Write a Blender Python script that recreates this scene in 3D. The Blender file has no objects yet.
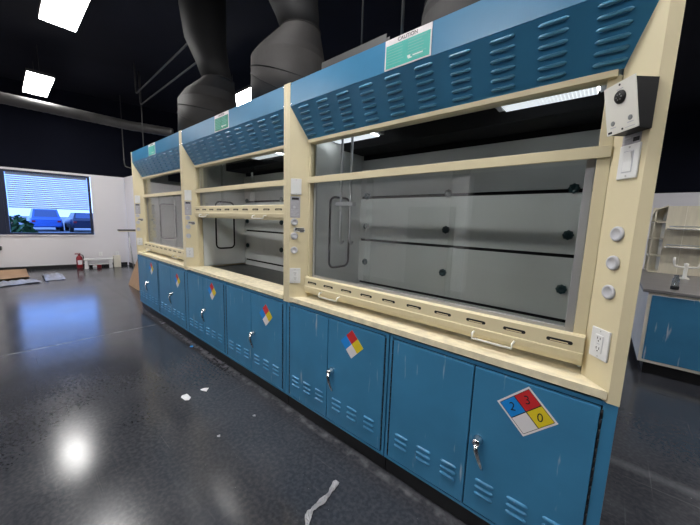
import bpy, bmesh, math, random
from mathutils import Vector, Matrix
random.seed(7)
scene = bpy.context.scene
COL = scene.collection
PI = math.pi

# ------------------------------------------------------------------ materials
def mat(name, base=(.5,.5,.5), rough=.5, metal=0., noise=0., nscale=8., stretch=(1,1,1), bump=0., bscale=60., spec=.5,
        emit=None, estr=0., streak=None, streak_amt=.0):
    m = bpy.data.materials.new(name); m.use_nodes = True
    nt = m.node_tree; N = nt.nodes; L = nt.links
    b = N['Principled BSDF']
    b.inputs['Base Color'].default_value = (*base, 1); b.inputs['Roughness'].default_value = rough
    b.inputs['Metallic'].default_value = metal; b.inputs['Specular IOR Level'].default_value = spec
    tc = N.new('ShaderNodeTexCoord')
    col = None
    if noise > 0:
        mp = N.new('ShaderNodeMapping'); mp.inputs['Scale'].default_value = stretch
        L.new(tc.outputs['Object'], mp.inputs['Vector'])
        n = N.new('ShaderNodeTexNoise'); n.inputs['Scale'].default_value = nscale; n.inputs['Detail'].default_value = 5
        L.new(mp.outputs[0], n.inputs['Vector'])
        r = N.new('ShaderNodeMapRange'); r.inputs[1].default_value = .3; r.inputs[2].default_value = .7
        r.inputs[3].default_value = 1 - noise; r.inputs[4].default_value = 1 + noise
        L.new(n.outputs['Fac'], r.inputs[0])
        mx = N.new('ShaderNodeVectorMath'); mx.operation = 'SCALE'
        mx.inputs[0].default_value = base; L.new(r.outputs[0], mx.inputs['Scale'])
        col = mx.outputs[0]
        L.new(col, b.inputs['Base Color'])
    if streak is not None:
        mp = N.new('ShaderNodeMapping'); mp.inputs['Scale'].default_value = streak
        mp.inputs['Rotation'].default_value = (0, .35, 0)
        L.new(tc.outputs['Object'], mp.inputs['Vector'])
        n = N.new('ShaderNodeTexNoise'); n.inputs['Scale'].default_value = 1.; n.inputs['Detail'].default_value = 4
        L.new(mp.outputs[0], n.inputs['Vector'])
        r = N.new('ShaderNodeMapRange'); r.inputs[1].default_value = .645; r.inputs[2].default_value = .73
        r.inputs[3].default_value = 0; r.inputs[4].default_value = streak_amt
        L.new(n.outputs['Fac'], r.inputs[0])
        mix = N.new('ShaderNodeMix'); mix.data_type = 'RGBA'
        L.new(r.outputs[0], mix.inputs[0])
        if col: L.new(col, mix.inputs[6])
        else: mix.inputs[6].default_value = (*base, 1)
        mix.inputs[7].default_value = (.55, .6, .65, 1)
        L.new(mix.outputs[2], b.inputs['Base Color'])
    if bump > 0:
        n = N.new('ShaderNodeTexNoise'); n.inputs['Scale'].default_value = bscale; n.inputs['Detail'].default_value = 3
        L.new(tc.outputs['Object'], n.inputs['Vector'])
        bp = N.new('ShaderNodeBump'); bp.inputs['Strength'].default_value = bump; bp.inputs['Distance'].default_value = .01
        L.new(n.outputs['Fac'], bp.inputs['Height']); L.new(bp.outputs[0], b.inputs['Normal'])
    if emit:
        b.inputs['Emission Color'].default_value = (*emit, 1); b.inputs['Emission Strength'].default_value = estr
    return m

def glass_mat(name, tint, ior=1.5, boost=1.0):
    m = bpy.data.materials.new(name); m.use_nodes = True
    nt = m.node_tree; N = nt.nodes; L = nt.links
    for n in list(N): N.remove(n)
    out = N.new('ShaderNodeOutputMaterial'); mix = N.new('ShaderNodeMixShader')
    tr = N.new('ShaderNodeBsdfTransparent'); tr.inputs[0].default_value = (*tint, 1)
    gl = N.new('ShaderNodeBsdfGlossy'); gl.inputs['Roughness'].default_value = 0.01
    ge = N.new('ShaderNodeNewGeometry'); dt = N.new('ShaderNodeVectorMath'); dt.operation = 'DOT_PRODUCT'
    L.new(ge.outputs['Incoming'], dt.inputs[0]); L.new(ge.outputs['Normal'], dt.inputs[1])
    def mth(op, a, c=0.):
        n = N.new('ShaderNodeMath'); n.operation = op
        for i, v in enumerate((a, c)):
            if isinstance(v, (int, float)): n.inputs[i].default_value = v
            else: L.new(v, n.inputs[i])
        return n.outputs[0]
    r0 = ((ior-1)/(ior+1))**2                       # Schlick reflectance, the same from both faces of the pane
    p5 = mth('POWER', mth('SUBTRACT', 1., mth('ABSOLUTE', dt.outputs['Value'])), 5.)
    mu = mth('MULTIPLY', mth('ADD', mth('MULTIPLY', p5, 1-r0), r0), boost)
    L.new(mu, mix.inputs[0])
    L.new(tr.outputs[0], mix.inputs[1]); L.new(gl.outputs[0], mix.inputs[2]); L.new(mix.outputs[0], out.inputs[0])
    return m

def slat_mat():
    m = bpy.data.materials.new('pale_blind_slat'); m.use_nodes = True
    nt = m.node_tree; N = nt.nodes; L = nt.links
    for n in list(N): N.remove(n)
    out = N.new('ShaderNodeOutputMaterial'); mix = N.new('ShaderNodeMixShader'); mix.inputs[0].default_value = .6
    d = N.new('ShaderNodeBsdfDiffuse'); d.inputs[0].default_value = (.95, .82, .66, 1)
    t = N.new('ShaderNodeBsdfTranslucent'); t.inputs[0].default_value = (1., .84, .66, 1)
    L.new(d.outputs[0], mix.inputs[1]); L.new(t.outputs[0], mix.inputs[2]); L.new(mix.outputs[0], out.inputs[0])
    return m

def floor_mat():
    m = bpy.data.materials.new('polished_black_floor'); m.use_nodes = True
    nt = m.node_tree; N = nt.nodes; L = nt.links; b = N['Principled BSDF']
    tc = N.new('ShaderNodeTexCoord'); P = tc.outputs['Object']
    def noise(scale, detail, mapping=(1,1,1), rot=0.):
        mp = N.new('ShaderNodeMapping'); mp.inputs['Scale'].default_value = mapping; mp.inputs['Rotation'].default_value = (0,0,rot)
        L.new(P, mp.inputs['Vector'])
        n = N.new('ShaderNodeTexNoise'); n.inputs['Scale'].default_value = scale; n.inputs['Detail'].default_value = detail
        L.new(mp.outputs[0], n.inputs['Vector']); return n.outputs['Fac']
    def rng(v, a, c, d, e):
        r = N.new('ShaderNodeMapRange'); r.inputs[1].default_value = a; r.inputs[2].default_value = c
        r.inputs[3].default_value = d; r.inputs[4].default_value = e; L.new(v, r.inputs[0]); return r.outputs[0]
    def mth(op, a, c):
        n = N.new('ShaderNodeMath'); n.operation = op
        for i, v in enumerate((a, c)):
            if isinstance(v, (int, float)): n.inputs[i].default_value = v
            else: L.new(v, n.inputs[i])
        return n.outputs[0]
    patch = rng(noise(1.1, 2), .3, .7, .02, .16)
    grain = rng(noise(45, 5), .4, .75, 0, .14)
    s1 = rng(noise(1, 3, (1.0, 60, 1), .5), .675, .76, 0, .20)
    s2 = rng(noise(1, 3, (70, 1.0, 1), .3), .68, .76, 0, .18)
    s3 = rng(noise(1, 4, (1.4, 90, 1), -.9), .68, .76, 0, .16)
    specks = rng(noise(95, 1), .80, .82, 0, .7)
    sep = N.new('ShaderNodeSeparateXYZ'); L.new(P, sep.inputs[0])
    X, Y = sep.outputs[0], sep.outputs[1]
    wob = rng(noise(3, 3), 0, 1, -.015, .015)
    joint = rng(mth('ABSOLUTE', mth('ADD', mth('ADD', X, 4.71), wob), 0), .006, .022, .55, 0)
    joint = mth('MULTIPLY', joint, rng(noise(7, 3), .4, .55, .45, 1.3))
    jt2 = rng(mth('ABSOLUTE', mth('ADD', mth('ADD', Y, -1.12), wob), 0), .01, .06, .28, 0)
    dust = rng(mth('ABSOLUTE', mth('ADD', mth('ADD', Y, .012), wob), 0), .004, .035, .45, 0)
    dust = mth('MULTIPLY', dust, rng(noise(12, 4), .42, .65, 0, 1))
    dust = mth('MULTIPLY', dust, rng(X, -.05, .05, 1, 0))
    endd = mth('MULTIPLY', rng(X, -.1, .02, 0, 1), rng(noise(4, 4), .42, .65, 0, .25))
    endd = mth('MULTIPLY', endd, rng(Y, -.3, 1.6, 1, 0))
    tot = patch
    for v in (grain, s1, s2, s3, specks, joint, jt2, dust, endd): tot = mth('ADD', tot, v)
    tot = mth('MINIMUM', tot, 1.0)
    mix = N.new('ShaderNodeMix'); mix.data_type = 'RGBA'; L.new(tot, mix.inputs[0])
    mix.inputs[6].default_value = (.022, .024, .032, 1); mix.inputs[7].default_value = (.20, .20, .215, 1)
    L.new(mix.outputs[2], b.inputs['Base Color'])
    ro = mth('ADD', rng(noise(2.2, 3), .3, .7, .135, .18), mth('MULTIPLY', tot, .15))
    L.new(ro, b.inputs['Roughness'])
    b.inputs['Specular IOR Level'].default_value = .6
    bp = N.new('ShaderNodeBump'); bp.inputs['Strength'].default_value = .012; bp.inputs['Distance'].default_value = .01
    L.new(noise(60, 2), bp.inputs['Height']); L.new(bp.outputs[0], b.inputs['Normal'])
    return m

BLUE = (.046, .215, .40)
M = {
 'blue': mat('blue_enamel', BLUE, .30, noise=.10, nscale=3),
 'blue_door': mat('scratched_blue_enamel', BLUE, .36, noise=.10, nscale=4, streak=(30, 30, 3.0), streak_amt=.8),
 'louvre_blue': mat('highlit_louvre_enamel', (.085, .290, .475), .32, noise=.08, nscale=9),  # lighter than the panel blue: louvre highlights put into the colour
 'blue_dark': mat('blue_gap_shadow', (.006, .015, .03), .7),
 'cream': mat('cream_enamel', (.745, .655, .435), .42, noise=.04, nscale=2.5),
 'cream_edge': mat('worn_cream_enamel', (.70, .59, .36), .45, noise=.12, nscale=14),
 'sill': mat('stained_cream_sill', (.82, .735, .53), .5, noise=.14, nscale=20, stretch=(1, 1.6, 1)),
 'worktop': mat('dark_grey_epoxy', (.030, .032, .034), .35, noise=.2, nscale=12),
 'liner': mat('grey_liner', (.68, .705, .70), .45, noise=.07, nscale=2),
 'slot': mat('black_slot', (.004, .004, .005), .8),
 'alu': mat('grey_aluminium', (.50, .51, .54), .38, metal=.55),
 'chrome': mat('worn_chrome', (.75, .75, .76), .16, metal=1., noise=.12, nscale=40),
 'steel': mat('brushed_steel', (.55, .55, .54), .3, metal=.9, noise=.1, nscale=30),
 'white_plastic': mat('white_plastic', (.80, .80, .80), .4, noise=.02),
 'white_enamel': mat('white_enamel', (.82, .80, .74), .35, noise=.03),
 'knob_grey': mat('pale_grey_plastic', (.56, .56, .60), .45, noise=.04),
 'label_grey': mat('grey_printed_label', (.42, .41, .45), .5, noise=.16, nscale=60, stretch=(1, 1, 3)),
 'tape': mat('torn_white_tape', (.66, .65, .64), .6, noise=.1, nscale=40),
 'black': mat('black_plastic', (.010, .010, .012), .45, noise=.1),
 'hinge': mat('dark_hinge', (.016, .018, .022), .5, metal=.4, noise=.4, nscale=60),
 'toe': mat('black_rubber_plinth', (.006, .006, .008), .5, noise=.3, nscale=9),
 'green_knob': mat('dark_teal_plastic', (.006, .038, .045), .4, noise=.15, nscale=30),
 'grey_knob': mat('mid_grey_plastic', (.25, .26, .26), .45),
 'nfpa_b': mat('blue_print', (.01, .26, .75), .45, noise=.02), 'nfpa_r': mat('red_print', (.62, .025, .03), .45, noise=.02),
 'nfpa_y': mat('yellow_print', (.78, .60, .02), .45, noise=.02), 'nfpa_w': mat('white_print', (.80, .76, .78), .45, noise=.02),
 'ink': mat('black_ink', (.01, .01, .015), .6), 'faint_ink': mat('pale_ink', (.16, .48, .44), .6), 'white_ink': mat('white_ink', (.75, .82, .8), .6),
 'teal': mat('teal_print', (.055, .46, .40), .5, noise=.06, nscale=18),
 'green': mat('green_print', (.02, .26, .17), .5, noise=.06, nscale=18),
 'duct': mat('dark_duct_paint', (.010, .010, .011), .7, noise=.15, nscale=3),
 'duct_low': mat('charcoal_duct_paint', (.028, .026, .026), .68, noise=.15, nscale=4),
 'galv': mat('dull_galvanised', (.075, .073, .073), .5, metal=.4, noise=.15, nscale=5),
 'ceiling': mat('black_ceiling_paint', (.010, .011, .018), .8, noise=.2, nscale=1, spec=.15),
 'black_wall': mat('black_wall_paint', (.0036, .0044, .0100), .8, noise=.15, nscale=1, spec=.08),
 'white_wall': mat('white_wall_paint', (.72, .70, .725), .6, noise=.02, nscale=1),
 'base_black': mat('black_vinyl_base', (.008, .008, .010), .5),
 'floor': floor_mat(),
 'glass': glass_mat('clear_glass', (.97, .982, .978), 1.45, 1.6),
 'win_glass': glass_mat('bluish_window_glass', (.74, .84, 1.0), 1.45, .8),
 'win_frame': mat('navy_window_frame', (.012, .018, .045), .4),
 'blind': slat_mat(),
 'led': mat('led_diffuser', (.9, .9, .9), .5, emit=(1., .985, .96), estr=40.),
 'lamp_rib': mat('lamp_rib', (.6, .62, .64), .4, emit=(.9, .95, 1.), estr=.75),
 'tube': mat('lamp_diffuser', (.9, .9, .9), .5, emit=(.98, 1., 1.), estr=11.),
 'car_blue': mat('blue_car_paint', (.05, .14, .48), .3), 'car_dark': mat('dark_car_paint', (.012, .02, .05), .3),
 'car_glass': mat('car_glass', (.05, .09, .2), .15), 'tyre': mat('tyre', (.01, .01, .01), .8),
 'asphalt': mat('pale_asphalt', (.20, .21, .23), .9, noise=.2, nscale=1), 'leaf': mat('leaf', (.035, .09, .02), .7, noise=.5, nscale=3),
 'card': mat('cardboard', (.42, .26, .15), .8, noise=.08, nscale=6), 'film': mat('crumpled_film', (.33, .33, .35), .25, noise=.15, nscale=20),
 'red': mat('red_enamel', (.26, .012, .022), .35, noise=.08), 'paper': mat('white_paper', (.82, .82, .84), .7, noise=.03),
 'bench_cream': mat('bench_cream', (.85, .80, .68), .5, noise=.05, nscale=4), 'bench_top': mat('grey_bench_top', (.20, .19, .19), .35, noise=.1, nscale=6),
 'wood': mat('pale_board', (.70, .64, .50), .55, noise=.08, nscale=5, stretch=(4, 4, .6)),
 'jar': glass_mat('jar_glass', (.85, .88, .9), 1.45, 2.), 'door_grey': mat('grey_door_paint', (.10, .105, .11), .5, noise=.04),
}
for k_ in ('duct', 'duct_low'): M[k_].node_tree.nodes['Principled BSDF'].inputs['Specular IOR Level'].default_value = .25

# ------------------------------------------------------------------ mesh helpers
class MB:
    """collects shapes into one bmesh; each face carries a material slot"""
    def __init__(s): s.bm = bmesh.new(); s.mats = []
    def slot(s, m):
        if m not in s.mats: s.mats.append(m)
        return s.mats.index(m)
    def _mark(s, faces, m, smooth=False):
        k = s.slot(m)
        for f in faces: f.material_index = k; f.smooth = smooth
    def box(s, a, b, m, bev=0., mtx=None, seg=2):
        r = bmesh.ops.create_cube(s.bm, size=1.)
        vs = r['verts']; c = [(a[i]+b[i])/2 for i in range(3)]; d = [abs(b[i]-a[i]) for i in range(3)]
        for v in vs: v.co = Vector((c[i] + v.co[i]*d[i] for i in range(3)))
        fs = list({f for v in vs for f in v.link_faces})
        if bev > 0:
            es = list({e for v in vs for e in v.link_edges})
            n0 = set(s.bm.faces)
            rb = bmesh.ops.bevel(s.bm, geom=es, offset=bev, segments=seg, affect='EDGES', profile=.5)
            fs = [f for f in fs if f.is_valid] + [f for f in s.bm.faces if f not in n0]
            fs = list(set(fs)); vs = list({v for f in fs for v in f.verts})
        if mtx is not None:
            for v in vs: v.co = mtx @ v.co
        s._mark(fs, m); return s
    def prism(s, poly, vec, m, mtx=None, smooth=False):
        """poly: list of 3D points (planar), extruded by vec"""
        v0 = [s.bm.verts.new(Vector(p)) for p in poly]; v1 = [s.bm.verts.new(Vector(p)+Vector(vec)) for p in poly]
        n = len(poly); fs = []
        fs.append(s.bm.faces.new(v0)); fs.append(s.bm.faces.new(list(reversed(v1))))
        for i in range(n):
            j = (i+1) % n; fs.append(s.bm.faces.new((v0[j], v0[i], v1[i], v1[j])))
        if mtx is not None:
            for v in v0+v1: v.co = mtx @ v.co
        bmesh.ops.recalc_face_normals(s.bm, faces=fs)
        s._mark(fs, m, smooth); return s
    def quad(s, pts, m):
        f = s.bm.faces.new([s.bm.verts.new(Vector(p)) for p in pts]); s._mark([f], m); return s
    def rings(s, rings, m, cap=True, closed=False, smooth=True):
        R = [[s.bm.verts.new(Vector(p)) for p in r] for r in rings]; n = len(R[0]); fs = []
        seq = list(range(len(R)-1)) + ([len(R)-1] if closed else [])
        for i in seq:
            a, b = R[i], R[(i+1) % len(R)]
            for k in range(n):
                l = (k+1) % n; fs.append(s.bm.faces.new((a[k], a[l], b[l], b[k])))
        s._mark(fs, m, smooth)
        if cap and not closed:
            c = [s.bm.faces.new(list(reversed(R[0]))), s.bm.faces.new(R[-1])]; s._mark(c, m); fs += c
        bmesh.ops.recalc_face_normals(s.bm, faces=fs); return s
    def lathe(s, prof, m, origin=(0,0,0), axis=(0,0,1), n=24, mtx=None, cap=True):
        """prof: list of (radius, height along axis)"""
        ax = Vector(axis).normalized(); q = Vector((0,0,1)).rotation_difference(ax); o = Vector(origin)
        rs = []
        for r, h in prof:
            r = max(r, 1e-5)
            pts = [o + q @ Vector((r*math.cos(2*PI*k/n), r*math.sin(2*PI*k/n), h)) for k in range(n)]
            if mtx is not None: pts = [mtx @ p for p in pts]
            rs.append(pts)
        return s.rings(rs, m, cap)
    def tube(s, path, r, m, n=10, closed=False, mtx=None):
        P = [Vector(p) for p in path]; rs = []; up = None
        for i, p in enumerate(P):
            if closed: d = P[(i+1) % len(P)] - P[i-1]
            else: d = P[min(i+1, len(P)-1)] - P[max(i-1, 0)]
            d.normalize()
            if up is None:
                up = Vector((0,0,1)) if abs(d.z) < .9 else Vector((1,0,0))
            x = up - d*up.dot(d); x.normalize(); up = x; y = d.cross(x)
            rr = r[i] if isinstance(r, (list, tuple)) else r
            ring = [p + (x*math.cos(2*PI*k/n) + y*math.sin(2*PI*k/n))*rr for k in range(n)]
            if mtx is not None: ring = [mtx @ q for q in ring]
            rs.append(ring)
        return s.rings(rs, m, cap=not closed, closed=closed)
    def bump(s, c, right, up, nrm, w, h, d, m, nu=12, nv=4):
        """pressed louvre: a half capsule, steep below and rounded above"""
        c, right, up, nrm = map(Vector, (c, right, up, nrm)); rs = []
        for i in range(nu+1):
            t = -1 + 2*i/nu
            e = math.sqrt(max(0., 1 - max(0., (abs(t)-.72)/.28)**2))
            ring = []
            for k in range(nv*2+1):
                a = PI*k/(nv*2)
                yy = math.cos(a); dd = math.sin(a)
                ring.append(c + right*(t*w/2) + up*(yy*h/2*(.25+.75*e)) + nrm*(dd*d*e - .0004))
            rs.append(ring)
        R = [[s.bm.verts.new(p) for p in r] for r in rs]; fs = []
        for i in range(nu):
            for k in range(nv*2): fs.append(s.bm.faces.new((R[i][k], R[i+1][k], R[i+1][k+1], R[i][k+1])))
        bmesh.ops.recalc_face_normals(s.bm, faces=fs)
        if fs[len(fs)//2].normal.dot(nrm) < 0: bmesh.ops.reverse_faces(s.bm, faces=fs)
        s._mark(fs, m, True); return s
    def mesh(s, name):
        me = bpy.data.meshes.new(name); s.bm.normal_update(); s.bm.to_mesh(me); s.bm.free()
        for m in s.mats: me.materials.append(M[m])
        return me
    def obj(s, name, parent=None, loc=None, mtx=None):
        return link(name, s.mesh(name), parent, loc, mtx)

def link(name, me, parent=None, loc=None, mtx=None):
    o = bpy.data.objects.new(name, me); COL.objects.link(o)
    if parent: o.parent = parent
    if mtx is not None: o.matrix_local = mtx
    elif loc is not None: o.location = loc
    return o

def tag(o, label, cat, group=None, kind=None):
    o['label'] = label; o['category'] = cat
    if group: o['group'] = group
    if kind: o['kind'] = kind
    return o
def thing(name, loc, label, cat, group=None, rz=0.):
    o = bpy.data.objects.new(name, None); COL.objects.link(o); o.location = loc; o.rotation_euler = (0,0,rz)
    o.empty_display_size = .1
    return tag(o, label, cat, group)
def struct(o): o['kind'] = 'structure'; return o
def copy_tree(o, loc, label):
    r = o.copy(); COL.objects.link(r); r.location = loc; r['label'] = label
    for ch in list(o.children):
        c = ch.copy(); COL.objects.link(c); c.parent = r
        for g in list(ch.children):
            d = g.copy(); COL.objects.link(d); d.parent = c
    return r

def text_mesh(txt, size, mtx, m, name, extrude=.0004):
    cu = bpy.data.curves.new(name, 'FONT'); cu.body = txt; cu.size = size; cu.align_x = 'CENTER'; cu.align_y = 'CENTER'; cu.extrude = extrude
    t = bpy.data.objects.new(name, cu); COL.objects.link(t)
    dg = bpy.context.evaluated_depsgraph_get()
    me = bpy.data.meshes.new_from_object(t.evaluated_get(dg))
    bpy.data.objects.remove(t); bpy.data.curves.remove(cu)
    me.transform(mtx); me.materials.clear(); me.materials.append(M[m]); me.name = name
    return me
UPRIGHT = Matrix(((1,0,0,0),(0,0,-1,0),(0,1,0,0),(0,0,0,1)))   # text facing -Y

# ------------------------------------------------------------------ room shell
H_CEIL, H_WHITE = 4.6, 2.54
MB().box((-14, -9, -.12), (5, 11, 0), 'floor').obj('floor')['kind'] = 'structure'
MB().box((-14, -9, H_CEIL), (5, 11, H_CEIL+.1), 'ceiling').obj('ceiling')['kind'] = 'structure'

# left wall: its own frame, t runs from the corner towards the viewer's side, w points out of the room
W0 = Vector((-10.91, 1.01, 0)); TD = Vector((-.204, -.979, 0)).normalized(); WD = Vector((TD.y, -TD.x, 0))  # WD points to -X
LW = Matrix.Translation(W0) @ Matrix((( TD.x, WD.x, 0, 0), (TD.y, WD.y, 0, 0), (0, 0, 1, 0), (0, 0, 0, 1)))
WIN = (.77, 2.30, .95, 2.44)          # t0 t1 z0 z1 of the seen pane
W2 = (2.40, 2.46)
wl = MB()
for a, b, z0, z1 in ((-.05, .70, 0, H_WHITE), (.70, 2.56, 0, .90), (.70, 2.56, 2.49, H_WHITE), (2.56, 10.2, 0, H_WHITE)):
    wl.box((a, 0, z0), (b, .18, z1), 'white_wall')
o = wl.obj('wall_left', mtx=LW); struct(o)
struct(MB().box((-9.8, 0, H_WHITE), (10.2, .18, H_CEIL), 'black_wall').obj('wall_left_upper', mtx=LW))
struct(MB().box((-.0, -.014, 0), (10.2, -.001, .09), 'base_black', .003).obj('baseboard_left', mtx=LW))

win = MB()
fr = .055
for t0, t1 in ((WIN[0], WIN[1]),):
    z0, z1 = WIN[2], WIN[3]
    win.box((t0-fr, .02, z0-fr), (t1+fr, .09, z0), 'win_frame', .004).box((t0-fr, .02, z1), (t1+fr, .09, z1+fr), 'win_frame', .004)
    win.box((t0-fr, .021, z0), (t0, .089, z1), 'win_frame', .004).box((t1, .021, z0), (t1+fr, .089, z1), 'win_frame', .004)
win.box((WIN[1]+fr, .02, .90), (2.555, .10, 2.49), 'win_frame')
window = win.obj('window_1', mtx=LW); struct(window)
for t0, t1 in ((WIN[0], WIN[1]),):
    MB().box((t0, .05, WIN[2]), (t1, .056, WIN[3]), 'win_glass').obj('pane', window)
bl = MB(); z = WIN[2] + .62
while z < WIN[3] - .03:
    bl.prism([(WIN[0]+.01, .066, z), (WIN[0]+.01, .100, z+.036), (WIN[0]+.01, .1005, z+.0355), (WIN[0]+.01, .0665, z-.0005)], (WIN[1]-WIN[0]-.02, 0, 0), 'blind')
    z += .050
bl.box((WIN[0]+.01, .066, WIN[3]-.035), (WIN[1]-.01, .10, WIN[3]-.002), 'blind')
bl.obj('blind', window)
MB().box((WIN[0]-.06, -.03, .87), (W2[1]+.06, .015, .896), 'white_wall', .003).obj('window_sill', window)

# partition behind the fume hoods
p = MB().box((-10.86, 1.05, 0), (-.25, 1.2, H_WHITE), 'white_wall').obj('wall_partition'); struct(p)
struct(MB().box((-10.86, 1.036, 0), (-.25, 1.049, .09), 'base_black', .003).obj('baseboard_partition'))
# far wall, wall behind the viewer, right wall
struct(MB().box((-14, 10.5, 0), (5, 10.7, H_WHITE), 'white_wall').obj('wall_back'))
struct(MB().box((-14, 10.5, H_WHITE), (5, 10.7, H_CEIL), 'black_wall').obj('wall_back_upper'))
struct(MB().box((4.6, -9, 0), (4.8, 10.5, H_CEIL), 'black_wall').obj('wall_right'))
struct(MB().box((-13.2, -5.2, 0), (-2.5, -5.0, H_WHITE), 'white_wall').obj('wall_front'))
struct(MB().box((-14, -9, 0), (5, -8.8, H_CEIL), 'black_wall').obj('wall_front_far'))
dr = MB().box((-3.95, -4.998, 0), (-2.78, -4.94, 1.9), 'door_grey', .004).obj('reflection_door'); struct(dr)  # unseen door added as a dark shape for the sash glass to reflect
MB().lathe([(.02, 0), (.02, .03), (.03, .035), (.03, .06), (.012, .066)], 'chrome', (-3.85, -4.94, 1.0), (0, 1, 0), 16).obj('door_knob', dr)

# ------------------------------------------------------------------ fume hoods
WD_ = 1.92            # width of one bay
ZT, ZB, ZL, DL = 2.427, 2.277, 2.060, .100
S = .035; XF = .123   # front strip and inner end of the slanted post face
def face_frame(side):
    if side == 'right':
        a, b = Vector((-S, 0, 0)), Vector((-XF, DL, 0)); t = (b-a).normalized(); x = -t
    else:
        a, b = Vector((-WD_+S, 0, 0)), Vector((-WD_+XF, DL, 0)); t = (b-a).normalized(); x = t
    z = Vector((0,0,1)); y = z.cross(x)
    return a, t, Matrix(((x.x, y.x, 0, a.x), (x.y, y.y, 0, a.y), (0, 0, 1, 0), (0, 0, 0, 1)))
FA_R, T_R, MR = face_frame('right'); FA_L, T_L, ML = face_frame('left')
def on_right(s, z): return MR @ Matrix.Translation((-s, 0, z))
def on_left(s, z): return ML @ Matrix.Translation((s, 0, z))

# small devices, built once, front towards -Y
def outlet_mesh():
    b = MB(); b.box((-.040, -.007, -.0575), (.040, -.0002, .0575), 'white_plastic', .003)
    b.box((-.017, -.010, -.034), (.017, -.006, .034), 'white_plastic', .002)
    for zc in (.019, -.019):
        for x in (-.006, .006): b.box((x-.0012, -.0106, zc-.002), (x+.0012, -.0099, zc+.007), 'ink')
        b.lathe([(.0026, 0), (.0026, .0008)], 'ink', (0, -.0098, zc-.008), (0,-1,0), 10)
    b.box((-.006, -.0106, -.0016), (.006, -.0099, .0016), 'knob_grey')
    for z in (.048, -.048): b.lathe([(.003, 0), (.003, .001)], 'steel', (0, -.0066, z), (0,-1,0), 10)
    return b.mesh('wall_outlet')
def switch_mesh(rocker):
    b = MB(); b.box((-.038, -.007, -.0575), (.038, -.0002, .0575), 'white_plastic', .003)
    if rocker:
        b.box((-.0185, -.009, -.036), (.0185, -.006, .036), 'knob_grey', .001)
        b.prism([(-.016, -.0085, -.033), (-.016, -.0085, .033), (-.016, -.015, .030), (-.016, -.010, 0), (-.016, -.0095, -.033)], (.032, 0, 0), 'white_plastic')
    for z in (.048, -.048): b.lathe([(.0032, 0), (.0032, .0014)], 'steel', (0, -.0066, z), (0,-1,0), 10)
    return b.mesh('switch_plate')
def valve_mesh():
    b = MB(); b.lathe([(.024, 0), (.0262, .0015), (.0262, .006), (.024, .009), (.017, .0098), (.016, .0086), (.0, .0086)], 'knob_grey', (0, -.0002, 0), (0,-1,0), 28)
    return b.mesh('valve_cover')
def label_mesh():
    b = MB(); b.box((-.036, -.002, -.077), (.036, -.0002, .077), 'label_grey', .0006)
    b.box((-.024, -.0026, .052), (.026, -.0019, .068), 'ink')
    for i, z in enumerate((.040, .030, .020, -.022, -.032, -.042, -.052, -.062)):
        b.box((-.030, -.0024, z), (.030 - .008*(i % 3), -.0019, z+.003), 'knob_grey')
    b.lathe([(.010, 0), (.010, .0006)], 'knob_grey', (-.006, -.0019, 0), (0,-1,0), 14)
    return b.mesh('instruction_label')
def tape_mesh():
    b = MB(); random.seed(3)
    pts = [(-.040, .012), (-.028, .021), (0, .018), (.030, .022), (.044, .010), (.042, -.012), (.012, -.018), (-.010, -.011), (-.036, -.016)]
    b.prism([(x, -.0014, z) for x, z in pts], (0, .0012, 0), 'tape')
    for x0, z0, x1, z1 in ((-.026, .007, .036, .014), (-.012, -.004, .040, .004), (.004, -.014, .036, -.007), (-.030, -.002, -.015, .005)):
        b.box((x0, -.0020, z0), (x1, -.0013, z1), 'ink')
    return b.mesh('torn_sticker')
def chip_mesh():
    b = MB(); b.box((-.034, -.002, -.017), (.034, -.0002, .017), 'label_grey', .0006)
    b.box((.008, -.004, -.010), (.030, -.0018, .004), 'ink', .001); b.box((-.026, -.0024, .004), (-.002, -.0018, .008), 'knob_grey')
    return b.mesh('small_label')
DEV = dict(outlet=outlet_mesh(), switch=switch_mesh(True), blank=switch_mesh(False), valve=valve_mesh(), label=label_mesh(), tape=tape_mesh(), chip=chip_mesh())

def post_mb(side, strip_top=.004):
    g = .0012
    prof = [(-g, 0), (-S, 0), (-XF, DL), (-XF, DL+.058), (-.10, DL+.058), (-.10, .845), (-g, .845)]
    if side == 'left': prof = [(-WD_ - x, y) for x, y in prof]
    b = MB(); b.prism([(x, y, .870) for x, y in prof], (0, 0, ZT + strip_top - .870), 'cream')
    # pressed fold beside the front strip
    x = -S-.0 if side == 'right' else -WD_+S
    return b

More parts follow.
